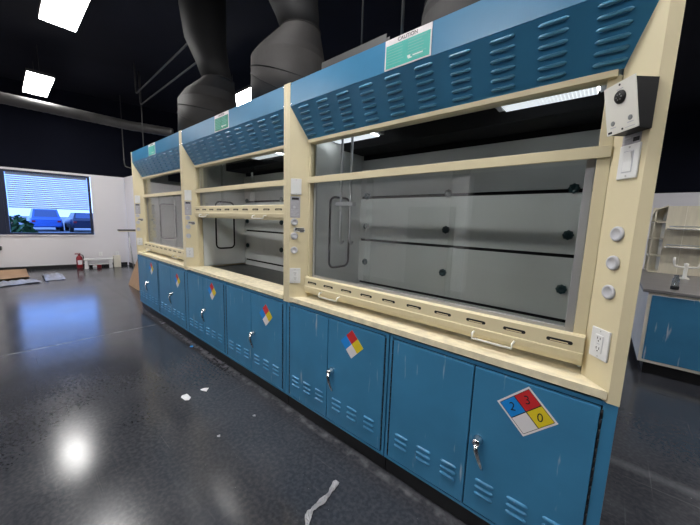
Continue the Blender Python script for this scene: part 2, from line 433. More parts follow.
def make_hood(label, sash_up, seed, lamps, rods):
    root = thing('fume_hood', (0, 0, 0), label, 'fume hood', 'fume hoods along the aisle')
    random.seed(seed)
    # header: plain upper band with its roof, and the louvred panel sloping back below
    b = MB(); b.prism([(-WD_+S+.0015, 0.002, ZB), (-WD_+S+.0015, .002, ZT), (-WD_+S+.0015, .845, ZT), (-WD_+S+.0015, .845, ZT-.012), (-WD_+S+.0015, .014, ZT-.012), (-WD_+S+.0015, .014, ZB)], (WD_-2*S-.003, 0, 0), 'blue')
    band = b.obj('header_band', root)
    for x in (-S-.008, -WD_+S+.008):
        for z in (ZB+.012, ZT-.012):
            MB().lathe([(.0045, 0), (.0045, .001), (.002, .003)], 'chrome', (x, .002, z), (0,-1,0), 10).obj('screw', band)
    lp = MB()
    k = (XF-S)/DL
    A = [(-S-.001, .002, ZB-.001), (-XF-.001+.002*k, DL-.002, ZL), (-WD_+XF+.001-.002*k, DL-.002, ZL), (-WD_+S+.001, .002, ZB-.001)]
    lp.prism(A, (0, .008, .004), 'blue')
    up = (Vector(A[0]) - Vector((A[0][0], DL-.002, ZL))).normalized(); nr = Vector((0, -up.z, up.y)); nr = nr if nr.y < 0 else -nr
    Lh = (Vector((0, .002, ZB)) - Vector((0, DL-.002, ZL))).length
    for i in range(10):
        x = -.165 - i*(1.59/9)
        for j in range(6):
            q = .125 + .75*j/5
            c = Vector((x, DL-.002, ZL)) + up*(q*Lh)
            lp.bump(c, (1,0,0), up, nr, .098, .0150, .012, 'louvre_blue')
    lp.obj('louvre_panel', root)
    # posts
    pr = post_mb('right').obj('side_post', root); pl = post_mb('left').obj('side_post', root)
    # fixed frame around the opening
    f = MB()
    f.box((-WD_+XF+.014, DL-.017, 2.034), (-XF-.014, DL+.05, ZL-.002), 'cream', .002)
    f.box((-XF-.042, DL, .945), (-XF-.0008, DL+.03, 2.040), 'cream', .002)
    f.box((-WD_+XF+.0008, DL, .945), (-WD_+XF+.020, DL+.03, 2.040), 'cream', .002)
    f.obj('window_frame', root)
    MB().box((-WD_+XF+.001, DL-.010, 1.757), (-XF-.001, DL-.001, 1.801), 'cream', .002).box((-WD_+XF+.021, DL-.001, 1.762), (-XF-.044, DL+.026, 1.796), 'cream_edge').obj('middle_rail', root)
    MB().box((-WD_+XF+.018, DL+.012, 1.796), (-XF-.040, DL+.017, 2.042), 'glass').obj('upper_glass', root)
    # sash (slides up and down)
    dz = .535 if sash_up else 0.
    s = MB(); xs0, xs1 = -WD_+XF+.022, -XF-.045
    s.box((xs1-.029, DL+.033, 1.04), (xs1, DL+.052, 1.80), 'alu', .002).box((xs0, DL+.033, 1.04), (xs0+.020, DL+.052, 1.80), 'alu', .002)
    s.box((xs0+.020, DL+.034, 1.776), (xs1-.029, DL+.051, 1.80), 'alu', .002).box((xs0+.020, DL+.034, 1.065), (xs1-.029, DL+.051, 1.083), 'alu', .002)
    s.box((xs1-.022, DL+.028, 1.79), (xs1-.004, DL+.056, 1.81), 'black', .002)
    sash = s.obj('sash', root, loc=(0, 0, dz))
    for xa, xb, yy in ((xs0+.020, -1.235, .034), (-1.29, -.65, .041), (-.74, xs1-.029, .0475)):
        MB().box((xa, DL+yy, 1.083), (xb, DL+yy+.005, 1.776), 'glass').obj('sash_glass', sash)
    MB().box((-.728, DL+.0529, 1.335), (-.700, DL+.0555, 1.375), 'white_plastic', .001).obj('pane_latch', sash)
    r = MB()
    pf = [(.099, 1.076), (.086, 1.074), (.078, 1.068), (.0765, 1.006), (.072, 1.004), (.0715, .998), (.074, .975), (.080, .958), (.088, .950), (.099, .950)]
    r.prism([(-WD_+XF+.001, y, z) for y, z in pf], (WD_-2*XF-.002, 0, 0), 'cream')
    r.box((xs0, .0985, .957), (xs1, DL+.052, 1.064), 'cream_edge')
    for i in range(10):
        xc = -.205 - i*(1.51/9)
        n = 8; pts = []
        for q in range(n+1):
            a = -PI/2 + PI*q/n; pts.append((xc + .038 + .0075*math.cos(a), .0772, 1.036 + .0075*math.sin(a)))
        for q in range(n+1):
            a = PI/2 + PI*q/n; pts.append((xc - .038 + .0075*math.cos(a), .0772, 1.036 + .0075*math.sin(a)))
        r.prism(pts, (0, -.0009, 0), 'slot')
        r.box((xc-.032, .0758, 1.0305), (xc+.030, .0765, 1.035), 'cream_edge')
    r.obj('sash_rail', sash)
    for xc in (-.455, -1.52):
        h = MB(); h.tube([(xc-.088, .076, .985), (xc-.088, .052, .984), (xc-.086, .046, .979), (xc-.085, .043, .960), (xc+.085, .043, .960), (xc+.086, .046, .979), (xc+.088, .052, .984), (xc+.088, .076, .985)], .0052, 'white_enamel', 8)
        h.obj('sash_handle', sash)
    # interior
    x0, x1 = -WD_+.14, -.14
    for s_, xa, xb in ((1, x1, x1+.012), (-1, x0-.012, x0)):
        w = MB().box((xa, DL+.060, .916), (xb, .72, 2.30), 'liner').obj('liner_wall', root)
        q = []
        cx, cz, hw, hh, rr = .425, 1.40, .115, .28, .05
        for (sx, sz, a0) in ((1, 1, 0), (-1, 1, PI/2), (-1, -1, PI), (1, -1, 3*PI/2)):
            for m_ in range(5):
                a = a0 + PI/2*m_/4
                q.append((x1-.004 if s_ > 0 else x0+.004, cx + sx*(hw-rr) + rr*math.cos(a), cz + sz*(hh-rr) + rr*math.sin(a)))
        MB().tube(q, .009, 'slot', 8, closed=True).obj('access_panel_gasket', w)
    bf = MB()
    for z0, z1 in ((.90, .955), (.975, 1.330), (1.350, 1.690), (1.712, 2.01)):
        bf.box((x0, .690, z0), (x1, .700, z1), 'liner', .001)
    bf.box((x0, .712, .90), (x1, .720, 2.30), 'slot')
    baf = bf.obj('back_baffle', root)
    for zc, mt in ((1.712, 'green_knob'), (1.458, 'green_knob'), (1.150, 'green_knob')):
        for j, xc in enumerate((-.275, -.985, -1.70)):
            mm = 'grey_knob' if (zc > 1.7 and j == 1) else mt
            kn = MB(); R = .026; rs = []
            for hh, sc in ((0, .75), (.006, 1.), (.018, 1.), (.024, .8), (.025, .3), (.020, .25)):
                rs.append([(xc + R*sc*(1+.09*math.cos(8*a))*math.cos(a), .690-hh, zc + R*sc*(1+.09*math.cos(8*a))*math.sin(a)) for a in [2*PI*i/32 for i in range(32)]])
            kn.rings(rs, mm); kn.obj('baffle_knob', baf)
    rf = MB().box((x0, DL+.06, 2.20), (x1, .712, 2.21), 'liner').box((x0, .46, 2.05), (x1, .690, 2.06), 'slot').box((x0, .452, 2.05), (x1, .46, 2.20), 'slot')
    rf.obj('liner_roof', root)
    for xa, xb in lamps:
        lm = MB().box((xa-.035, .215, 2.122), (xb+.035, .365, 2.199), 'alu', .004).box((xa-.035, .215, 2.08), (xa-.002, .355, 2.122), 'alu', .004).box((xb+.002, .215, 2.08), (xb+.035, .355, 2.122), 'alu', .004).obj('lamp', root)
        d = MB().box((xa, .222, 2.072), (xb, .350, 2.121), 'tube', .014)
        nr_ = 26
        for i in range(nr_):
            xr = xa + .012 + (xb-xa-.024)*i/(nr_-1)
            d.box((xr-.0018, .2205, 2.0705), (xr+.0018, .3515, 2.1205), 'lamp_rib', .010)
        d.obj('lamp_diffuser', lm)
    if rods:
        for xx in (-1.58, -1.49):
            MB().tube([(xx, .22, 2.2), (xx, .22, 1.40), (xx, .225, 1.355), (xx-.01, .25, 1.335), (xx-.02, .28, 1.345)], .0085, 'alu', 10).obj('service_pipe', root)
        MB().box((-1.615, .2, 1.60), (-1.455, .24, 1.63), 'alu', .003).obj('pipe_bracket', root)
    # devices on the left post
    link('switch_plate', DEV['blank'], pl, mtx=on_left(.047, 1.730)); link('instruction_label', DEV['label'], pl, mtx=on_left(.041, 1.585))
    for z in (1.478, 1.375, 1.270): link('valve_cover', DEV['valve'], pl, mtx=on_left(.036, z))
    link('torn_sticker', DEV['tape'], pl, mtx=on_left(.070, 1.418)); link('wall_outlet', DEV['outlet'], pl, mtx=on_left(.044, 1.078))
    # caution sign on the header band
    cs = MB(); cs.box((-1.09, -.0016, ZB+.002), (-.828, .0018, ZT-.002), 'nfpa_w', .0004)
    cs.box((-1.083, -.0022, ZB+.008), (-.835, -.0015, ZT-.032), 'teal' if not sash_up else 'green')
    random.seed(seed+5)
    for col in (0, 1):
        for i in range(7):
            xl = -1.076 + col*.122; zz = ZT-.044 - i*.0135
            cs.box((xl, -.0025, zz), (xl + random.uniform(.075, .112), -.0021, zz+.0035), 'faint_ink')
    cs.box((-.955, -.0027, ZB+.030), (-.938, -.0021, ZB+.040), 'white_ink'); cs.box((-.950, -.0027, ZB+.024), (-.930, -.0021, ZB+.030), 'white_ink'); cs.box((-.925, -.0027, ZB+.031), (-.870, -.0021, ZB+.036), 'white_ink')
    sg = cs.obj('caution_sign', band)
    me = text_mesh('CAUTION', .025, Matrix.Translation((-.959, -.0020, ZT-.0175)) @ UPRIGHT, 'ink', 'caution_lettering')
    # printed on the sign: same mesh as the sign
    bm = bmesh.new(); bm.from_mesh(sg.data); n0 = len(bm.faces); bm.from_mesh(me); bm.faces.ensure_lookup_table()
    ink = sg.data.materials.find('black_ink')
    if ink < 0: sg.data.materials.append(M['ink']); ink = len(sg.data.materials)-1
    for fc in bm.faces[n0:]: fc.material_index = ink
    bm.to_mesh(sg.data); bm.free()
    return root, pr

hood_big, post_big = make_hood('nearest cream and blue fume hood with closed sash and switch box on right post', False, 11, ((-.57, -.20), (-1.72, -1.36)), True)
hood_mid, _ = make_hood('middle fume hood with its sash raised and dark worktop open to view', True, 12, ((-.90, -.49),), False)
hood_mid.location = (-WD_, 0, 0)
hood_far, _ = make_hood('farthest and smallest looking fume hood with closed sash, nearest the window', False, 13, (), False)
hood_far.location = (-2*WD_, 0, 0)
# right post of the nearest hood carries its own switches
link('switch_plate', DEV['switch'], post_big, mtx=on_right(.056, 1.727)); link('small_label', DEV['chip'], post_big, mtx=on_right(.060, 1.802))
for z in (1.480, 1.376, 1.269): link('valve_cover', DEV['valve'], post_big, mtx=on_right(.058, z))
link('wall_outlet', DEV['outlet'], post_big, mtx=on_right(.062, 1.070))

# airflow alarm box on that post (top sticks out further than its foot)
n_out = MR.to_3x3() @ Vector((0,-1,0))
al = thing('alarm_box', MR @ Vector((-.043, -.0012, 1.897)), 'black wedge shaped control box with white face plate on right post of nearest hood', 'control box')
al.rotation_euler = MR.to_euler()
bx = MB(); zt, zb = .075, -.078
def wedge(x0, x1, yb0, inset):
    return [(x0, -yb0, zt-inset), (x0, -.078, zt-inset), (x0, -.048, zb+inset), (x0, -yb0, zb+inset)]
t_ = .004
for xa in (-.047, .049-t_):
    bx.prism([(xa, -.0005, zt), (xa, -.078, zt), (xa, -.048, zb), (xa, -.0005, zb)], (t_, 0, 0), 'black')
bx.box((-.047, -.078, zt-t_), (.049, -.0005, zt), 'black').box((-.047, -.048, zb), (.049, -.0005, zb+t_), 'black').box((-.043, -.006, zb+t_), (.045, -.0006, zt-t_), 'black')
bx.box((.025, -.055, .01), (.040, -.02, .035), 'white_plastic', .002)
bx.obj('back_box', al)
tilt = math.atan2(.030, .153)
PM = Matrix.Translation((.006, -.068, -.001)) @ Matrix.Rotation(tilt, 4, 'X') @ Matrix.Rotation(math.radians(-1.5), 4, 'Y')
pt = MB(); pt.box((-.061, -.004, -.079), (.055, 0, .079), 'white_enamel', .0012, PM)
for z in (.070, -.070): pt.lathe([(.0035, 0), (.0035, .001)], 'ink', (0, -.0038, z), (0,-1,0), 12, PM)
for x in (-.034, .030):
    pt.lathe([(.008, 0), (.008, .0012), (.004, .002)], 'grey_knob', (x, -.0038, -.043), (0,-1,0), 14, PM)
    pt.box((x-.011, -.0044, -.058), (x+.011, -.0038, -.055), 'knob_grey', 0, PM)
pt.box((-.055, -.0044, -.074), (-.040, -.0038, -.067), 'ink', 0, PM).box((.010, -.0044, -.071), (.045, -.0038, -.069), 'knob_grey', 0, PM)
pt.box((-.012, -.0044, .055), (.012, -.0038, .058), 'knob_grey', 0, PM)
plate = pt.obj('face_plate', al)
bz = MB(); bz.lathe([(.021, 0), (.021, .002), (.018, .006), (.0, .006)], 'black', (0, -.0038, .032), (0,-1,0), 26, PM)
for a in range(6): bz.lathe([(.0022, 0), (.0022, .0008)], 'grey_knob', (.009*math.cos(a*PI/3), -.0098, .032+.009*math.sin(a*PI/3)), (0,-1,0), 8, PM)
bz.obj('buzzer', plate)

# ------------------------------------------------------------------ worktops between the posts
def make_top(x):
    root = thing('worktop', (x, 0, 0), '', 'worktop', 'worktops inside the fume hoods')
    s = MB(); e = .0015; k = (XF-S)/DL
    poly = [(-S-e-.002, -.004), (-XF-e, DL), (-XF-e, .215), (-WD_+XF+e, .215), (-WD_+XF+e, DL), (-WD_+S+e+.002, -.004)]
    s.prism([(a, b, .882) for a, b in poly], (0, 0, .032), 'sill')
    s.obj('sill', root)
    MB().box((-WD_+.142, .2155, .870), (-.142, .689, .8985), 'worktop', .003).obj('work_surface', root)
    return root
w1 = make_top(0); w1['label'] = 'stained cream worktop under the closed sash of the nearest hood'
w2 = copy_tree(w1, (-WD_, 0, 0), 'cream sill with dark grey surface in the open middle hood')
w3 = copy_tree(w1, (-2*WD_, 0, 0), 'cream worktop under the sash of the farthest hood')

# ------------------------------------------------------------------ base cabinets
def door_mesh(x0, x1, left):
    b = MB(); b.box((x0+.0015, .000, .130), (x1-.0015, .018, .846), 'blue_door', .003)
    c = (x0+x1)/2; pitch = min(.138, (x1-x0)*.32)
    for i in (-1, 0, 1):
        for j in range(3):
            b.bump((c + i*pitch, .0003, .225 + j*.034), (1,0,0), (0,0,1), (0,-1,0), .086, .020, .010, 'blue_door', 10, 3)
    return b.mesh('door')
def handle_mesh():
    b = MB(); b.lathe([(.019, 0), (.019, .008), (.016, .016), (.016, .030), (.012, .036), (.0, .037)], 'chrome', (0, 0, 0), (0,-1,0), 20)
    b.tube([(0, -.028, -.006), (.004, -.036, -.026), (.014, -.036, -.055), (.024, -.030, -.085), (.030, -.026, -.104)], [.011, .0105, .0088, .0072, .0055], 'chrome', 10)
    return b.mesh('handle')
def sign_mesh(h, digits):
    """four coloured diamond squares; h = half diagonal"""
    b = MB(); y = -.0006; bw = .93
    b.prism([(0, y, h), (-h, y, 0), (0, y, -h), (h, y, 0)], (0, .0004, 0), 'nfpa_w')
    def dia(cx, cz, r, m, yy): b.prism([(cx, yy, cz+r), (cx-r, yy, cz), (cx, yy, cz-r), (cx+r, yy, cz)], (0, .0003, 0), m)
    if digits: dia(0, 0, h*.905, 'ink', y-.0003)
    q = h*.905/2 if digits else h/2
    r = q*.945 if digits else q
    for cx, cz, m in ((-q, 0, 'nfpa_b'), (0, q, 'nfpa_r'), (q, 0, 'nfpa_y'), (0, -q, 'nfpa_w')): dia(cx, cz, r, m, y-.0006)
    me = b.mesh('hazard_sign')
    if digits:
        bm = bmesh.new(); bm.from_mesh(me)
        ink = list(me.materials).index(M['ink'])
        for ch, cx, cz, rot in (('2', -q, 0, .25), ('3', 0, q, .35), ('0', q, -.004, .1)):
            tm = text_mesh(ch, .052, Matrix.Translation((cx, y-.0009, cz)) @ UPRIGHT @ Matrix.Rotation(rot, 4, 'Z') @ Matrix.Diagonal((.9, 1, 1, 1)), 'ink', 'digit', .0003)
            n0 = len(bm.faces); bm.from_mesh(tm); bm.faces.ensure_lookup_table()
            for f in bm.faces[n0:]: f.material_index = ink
        bm.to_mesh(me); bm.free()
    return me
HANDLE = handle_mesh(); SIGN = sign_mesh(.094, False); SIGN_BIG = sign_mesh(.114, True)
def make_cabinet(xa, xb, stile_l, stile_r, seam, hz, sign, sx, sz):
    """xa left, xb right in bay coordinates"""
    root = thing('base_cabinet', (0, 0, 0), '', 'cabinet', 'blue base cabinets under the fume hoods')
    b = MB(); g = .0015
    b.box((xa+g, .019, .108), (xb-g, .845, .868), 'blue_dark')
    b.box((xa+g, .003, .108), (xa+stile_l-.004, .0188, .868), 'blue', .001); b.box((xb-stile_r+.004, .003, .108), (xb-g, .0188, .868), 'blue', .001)
    b.box((xa+stile_l-.004, .003, .108), (xb-stile_r+.004, .0188, .1235), 'blue', .001)
    b.box((xa+stile_l-.004, .010, .851), (xb-stile_r+.004, .0188, .868), 'blue', .001)
    b.box((xb-g, .0195, .109), (xb-g+.001, .845, .867), 'blue')
    b.obj('cabinet_body', root)
    MB().box((xa+g, .030, .0005), (xb-g, .84, .107), 'toe').obj('toe_kick', root)
    x0, x1 = xa+stile_l, xb-stile_r
    dl = link('door', door_mesh(x0, seam-.0015, True), root); d2 = link('door', door_mesh(seam+.0015, x1, False), root)
    link('handle', HANDLE, d2, mtx=Matrix.Translation((seam+.046, 0, hz)) @ Matrix.Scale(1.15, 4)); link('hazard_sign', sign, d2, loc=(sx, 0, sz))
    for d_, xh in ((dl, x0-.0035), (d2, x1+.0035)):
        h = MB()
        for i in range(18): h.tube([(xh, .002, .135 + i*.0393), (xh, .002, .135 + i*.0393 + .036)], .0034, 'hinge', 8)
        h.obj('hinge', d_)
    return root
cabA = make_cabinet(-.972, -.002, .026, .046, -.502, .500, SIGN_BIG, -.280, .722)
cabB = make_cabinet(-WD_+.002, -.976, .044, .026, -1.462, .492, SIGN, -1.250, .728)
cabA['label'] = 'nearest blue base cabinet with large hazard diamond reading 2, 3 and 0'
cabB['label'] = 'second nearest blue base cabinet, left half of the nearest hood, small hazard diamond'
# the other bays carry the small diamond on both cabinets
small = make_cabinet(-.972, -.002, .026, .046, -.502, .495, SIGN, -.272, .700)
small.location = (-WD_, 0, 0); small['label'] = 'blue base cabinet under the right half of the middle open hood'
c = copy_tree(cabB, (-WD_, 0, 0), 'blue base cabinet under the left half of the middle open hood')
c = copy_tree(small, (-2*WD_, 0, 0), 'blue base cabinet under the right half of the farthest hood')
c = copy_tree(cabB, (-2*WD_, 0, 0), 'blue base cabinet at the far end of the row beside leaning cardboard')

# ------------------------------------------------------------------ exhaust ducts above the hoods
def circ(cx, cy, cz, r, n=40, tilt=(0, 0)):
    return [(cx + r*math.cos(2*PI*k/n), cy + r*math.sin(2*PI*k/n), cz + tilt[0]*r*math.cos(2*PI*k/n) + tilt[1]*r*math.sin(2*PI*k/n)) for k in range(n)]
def make_duct(label, low, up, x, seams=()):
    root = thing('exhaust_duct', (x, .45, ZT+.005), label, 'exhaust duct', 'exhaust ducts rising from the fume hoods')
    o = Vector((x, .45, ZT+.005))
    rel = lambda ring: [Vector(p)-o for p in ring]
    b = MB()
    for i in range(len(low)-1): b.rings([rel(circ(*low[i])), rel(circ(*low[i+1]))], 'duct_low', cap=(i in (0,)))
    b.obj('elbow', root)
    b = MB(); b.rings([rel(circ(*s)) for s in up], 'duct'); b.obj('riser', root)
    for cx, cy, cz, r, tx in seams:
        m_ = MB(); m_.tube(rel(circ(cx, cy, cz, r+.001, 48, (tx, 0))), .004, 'duct', 6, closed=True); m_.obj('seam_band', root)
    s = low[-1]
    m_ = MB(); q = rel(circ(s[0], s[1], s[2], s[3]+.002)); m_.tube(q, .005, 'duct_low', 6, closed=True); m_.obj('seam_band', root)
    return root
DUCT = []
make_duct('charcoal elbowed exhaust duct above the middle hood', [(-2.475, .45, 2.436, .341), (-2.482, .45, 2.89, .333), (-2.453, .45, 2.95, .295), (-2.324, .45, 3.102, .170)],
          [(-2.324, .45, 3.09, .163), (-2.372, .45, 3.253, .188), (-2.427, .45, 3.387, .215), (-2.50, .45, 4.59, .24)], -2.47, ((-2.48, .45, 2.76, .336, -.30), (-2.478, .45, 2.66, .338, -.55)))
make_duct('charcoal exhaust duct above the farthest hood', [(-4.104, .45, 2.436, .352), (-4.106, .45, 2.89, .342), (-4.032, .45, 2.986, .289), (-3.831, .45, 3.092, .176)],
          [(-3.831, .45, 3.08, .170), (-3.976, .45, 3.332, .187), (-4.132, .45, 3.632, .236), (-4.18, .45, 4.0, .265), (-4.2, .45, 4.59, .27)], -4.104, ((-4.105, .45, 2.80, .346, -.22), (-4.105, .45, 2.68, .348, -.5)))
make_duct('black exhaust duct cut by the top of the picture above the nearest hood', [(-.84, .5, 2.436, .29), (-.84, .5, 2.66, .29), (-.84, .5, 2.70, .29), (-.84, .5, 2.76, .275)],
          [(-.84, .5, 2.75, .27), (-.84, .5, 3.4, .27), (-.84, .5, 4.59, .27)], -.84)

# strut hung over the hood roof, and the pipes and conduits under the ceiling
st = thing('hanging_strut', (-1.6, .3, 2.60), 'grey metal channel hung on a rod above the nearest hood', 'strut')
MB().box((-.27, -.02, 0), (.31, .02, .004), 'galv').box((-.27, -.02, 0), (.31, -.017, .06), 'galv').box((-.27, .017, 0), (.31, .02, .06), 'galv').obj('channel', st)
MB().tube([(.095, 0, -.01), (.095, 0, 1.99)], .006, 'galv', 8).obj('rod', st)
o = MB().tube([(0, 0, 0), (0, 0, 1.0), (0, 0, 2.16)], .009, 'galv', 8).obj('conduit', loc=(-1.19, .3, ZT+.006)); tag(o, 'thin grey vertical conduit just left of the nearest black duct', 'conduit')

def arc_path(pts, r=.25, n=6):
    P = [Vector(p) for p in pts]; out = [P[0]]
    for i in range(1, len(P)-1):
        a, b, c_ = P[i-1], P[i], P[i+1]; u = (a-b).normalized(); v = (c_-b).normalized()
        for k in range(n+1):
            t = k/n; out.append((b+u*r)*(1-t)**2 + b*2*t*(1-t) + (b+v*r)*t*t)
    return out + [P[-1]]
sp = MB(); path = []
y = -5.0; 
rr_ = []
path = [(-8.75 - .0*y, y_*.055 - 5.0, 3.52) for y_ in range(0, 106)] + [(-8.72 + .03*k, .85 + .05*k, 3.52 - .004*k) for k in range(1, 14)]
rr_ = [.098 + (.006 if i % 2 else 0) for i in range(len(path))]
sp.tube(path, rr_, 'galv', 18)
o = sp.obj('spiral_duct'); tag(o, 'long ribbed grey spiral duct running high along the window wall', 'air duct')
o = MB().tube(arc_path([(-8.5, .93, 4.59), (-8.5, .93, 2.60)], .01), .012, 'galv', 8).obj('conduit'); tag(o, 'grey vertical conduit dropping behind the blue header of the farthest hood', 'conduit')
o = MB().tube(arc_path([(-10.25, .94, 4.59), (-10.25, .94, 2.78), (-9.3, .94, 2.62)], .18), .012, 'galv', 8).obj('conduit'); tag(o, 'grey conduit bending near the white wall corner', 'conduit')
for (a, b, lab) in (((-7.9, .68, 3.98), (-4.9, .60, 3.98), 'upper of two slanting grey conduits under the black ceiling'), ((-8.3, .86, 3.9), (-4.9, .84, 3.9), 'lower of two slanting grey conduits under the black ceiling')):
    o = MB().tube(arc_path([(a[0], a[1], 4.595), a, b, (b[0], b[1], 4.595)], .1), .014, 'galv', 8).obj('conduit'); tag(o, lab, 'conduit')

# ------------------------------------------------------------------ LED panels
def make_light(x, y, label, rz=0.):
    r = thing('ceiling_light', (x, y, 4.0), label, 'ceiling light', 'white LED panels under the black ceiling', rz)
    MB().box((-.70, -.19, .02), (.70, .19, .07), 'galv', .006).obj('housing', r)
    d = MB().box((-.69, -.18, -.005), (.69, .18, .019), 'led', .004)
    d.obj('diffuser', r)
    for xx in (-.5, .5): MB().tube([(xx, 0, .07), (xx, 0, .595)], .004, 'galv', 6).obj('hanger', r)
make_light(-9.15, -.67, 'bright white LED panel above the window, lower of the two at left')
make_light(-5.38, -.66, 'bright white LED panel at the top left edge of the picture')
make_light(-6.25, 2.2, 'white LED panel glimpsed between the two charcoal ducts', 0)
for x, y in ((-1.6, -.66), (2.1, -.66), (-9.15, -3.5), (-5.38, -3.5), (-1.6, -3.5), (2.1, -3.5), (2.1, 2.2), (3.2, 4.6), (3.2, 8.0), (-2.5, 8.2)):  # unseen panels added to light the room, last ones to brighten the far wall
    make_light(x, y, 'unseen white LED panel added to light the room, under the black ceiling')

# ------------------------------------------------------------------ right-hand bench
bn = thing('lab_bench', (.26, 2.95, 0), 'cream lab bench with blue front panel and grey top behind right post', 'bench')
MB().prism([(0, 0, .13), (2.6, 0, .13), (2.6, 2.3, .13), (-.04, 2.3, .13)], (0, 0, .742), 'bench_cream').obj('bench_body', bn)
MB().box((.03, -.008, .16), (2.58, .002, .845), 'blue_door', .003).obj('front_panel', bn)
MB().box((-.045, -.025, .873), (2.62, 2.33, .905), 'bench_top', .004).obj('bench_top', bn)
MB().box((.05, .06, .001), (2.58, 2.2, .129), 'toe').obj('plinth', bn)
rk = thing('reagent_rack', (.345, 4.80, .906), 'cream wooden reagent rack with open side cubbies and metal shelf rails', 'rack')
b = MB(); xw = .16
b.box((0, 0, 0), (.015, .02, .89), 'wood'); b.box((0, .44, 0), (2.3, .46, .95), 'wood')
b.box((.12, .0, 0), (2.3, .018, .95), 'wood'); b.box((.12, .018, .0), (.135, .44, .95), 'wood')
for z in (.0, .23, .48, .72): b.box((.0, .0, z), (.119, .44, z+.016), 'wood')
b.prism([(-.0, .0, .89), (.119, 0, .95), (.119, .44, .95), (-.0, .44, .80)], (0, 0, .014), 'wood')
for x in (.30, .52): b.box((x, -.006, 0), (x+.006, 0, .95), 'bench_cream')
b.obj('rack_body', rk)
for z in (.62, .37):
    MB().box((.14, -.20, z), (2.3, -.008, z+.02), 'steel', .006).obj('shelf', rk)
    MB().tube([(.14, -.205, z+.045), (2.3, -.205, z+.045)], .008, 'steel', 8).obj('shelf_rail', rk)
fc = thing('gas_tap', (.66, 4.25, .906), 'pale double gas tap in front of the cream rack', 'tap')
MB().lathe([(.045, 0), (.045, .015), (.02, .03), (.018, .17), (.022, .20), (.0, .21)], 'white_enamel', (0,0,0), (0,0,1), 16).obj('tap_body', fc)
for sx in (-1, 1):
    MB().tube([(0, 0, .15), (sx*.05, -.01, .15), (sx*.10, -.02, .16), (sx*.115, -.02, .22), (sx*.118, -.02, .27)], .013, 'white_enamel', 8).obj('nozzle', fc)
jr = thing('jar', (.46, 3.15, .906), 'small clear jar with black foot on the grey bench', 'jar')
MB().lathe([(.030, .035), (.030, .11), (.018, .13), (.018, .15), (.016, .15), (.016, .128), (.026, .108), (.026, .037)], 'jar', (0,0,0), (0,0,1), 18).obj('jar_glass', jr)
MB().lathe([(.032, 0), (.033, .032), (.029, .036), (0, .036)], 'black', (0,0,0), (0,0,1), 18).obj('foot', jr)

# ------------------------------------------------------------------ things by the far wall
def lw(t, w, z): return LW @ Vector((t, w, z))
fe = thing('fire_extinguisher', lw(1.05, -.14, 0), 'red fire extinguisher standing on the floor below the window', 'fire extinguisher')
MB().lathe([(.060, 0), (.066, .01), (.066, .27), (.055, .31), (.028, .335), (.024, .35), (.0, .352)], 'red', (0,0,0), (0,0,1), 24).obj('cylinder', fe)
hd = MB().lathe([(.024, .352), (.024, .372), (.0, .373)], 'black', (0,0,0), (0,0,1), 14).box((-.012, -.09, .374), (.012, .03, .388), 'red', .003).box((-.010, -.085, .398), (.010, .03, .410), 'red', .003).box((-.009, .015, .386), (.009, .028, .40), 'black').obj('valve_head', fe)
MB().tube([(0, .02, .362), (.02, .075, .35), (.03, .085, .28), (.03, .082, .12)], .010, 'black', 8).obj('hose', fe)
MB().box((.040, -.045, .10), (.0685, .045, .22), 'nfpa_w', .002).obj('label_plate', fe)
so = thing('step_stool', lw(.64, -.28, 0), 'low white step stool beside the red extinguisher', 'stool', rz=math.atan2(TD.y, TD.x))
MB().box((-.31, -.13, .235), (.31, .13, .262), 'white_plastic', .01).obj('stool_top', so)
for xs in (-1, 1): MB().prism([(xs*.30, -.12, 0), (xs*.22, -.12, 0), (xs*.225, -.12, .235), (xs*.285, -.12, .235)], (0, .24, 0), 'white_plastic').obj('leg', so)
MB().box((-.22, .09, .10), (.22, .105, .13), 'white_plastic', .003).obj('brace', so)
tb = thing('tool_case', lw(.68, -.28, 0), 'small dark red case tucked under the white stool', 'case', rz=math.atan2(TD.y, TD.x))
MB().box((-.09, -.05, .001), (.09, .05, .09), 'red', .01).obj('case_body', tb); MB().tube([(-.04, 0, .088), (-.04, 0, .115), (.04, 0, .115), (.04, 0, .088)], .006, 'black', 6).obj('case_handle', tb)
MB().box((-.03, -.056, .04), (.03, -.049, .07), 'black', .002).obj('latch', tb)
cp = MB().lathe([(.04, 0), (.045, .09), (.042, .092), (.036, .01), (0, .01)], 'paper', (0,0,0), (0,0,1), 18).obj('paper_cup', loc=lw(.72, -.50, .0005)); tag(cp, 'white paper cup on the floor in front of the stool', 'cup')
bk = MB().box((-.05, -.08, .001), (.05, .08, .33), 'bench_cream', .004).obj('carton', loc=lw(.24, -.28, 0)); tag(bk, 'small upright beige carton right of the white stool', 'carton')
for t in (.60, .22):
    o = link('wall_outlet', DEV['outlet'], mtx=LW @ Matrix.Translation((t, -.0005, .36)) @ Matrix.Rotation(PI, 4, 'Z') @ Matrix.Rotation(PI, 4, 'Z'))
    tag(o, 'white wall outlet above the step stool' if t > .5 else 'white wall outlet near the corner of the window wall', 'outlet')
o = MB().box((2.47, -.06, .52), (2.75, -.001, .62), 'galv', .006).obj('wall_box', mtx=LW); tag(o, 'small grey box on the white wall at the left picture edge', 'box')

# broom leaning by the partition
br = thing('push_broom', (-9.12, .75, 0), 'push broom standing head up against the partition beyond the hoods', 'broom')
MB().tube([(0, 0, .001), (-.02, -.035, .55), (-.04, -.07, 1.07)], .012, 'steel', 10).obj('broom_handle', br)
MB().box((-.10, -.27, 1.07), (.02, .13, 1.095), 'wood', .004).obj('broom_head', br)
MB().box((-.095, -.28, 1.096), (.015, .14, 1.125), 'black', .01).obj('bristles', br)

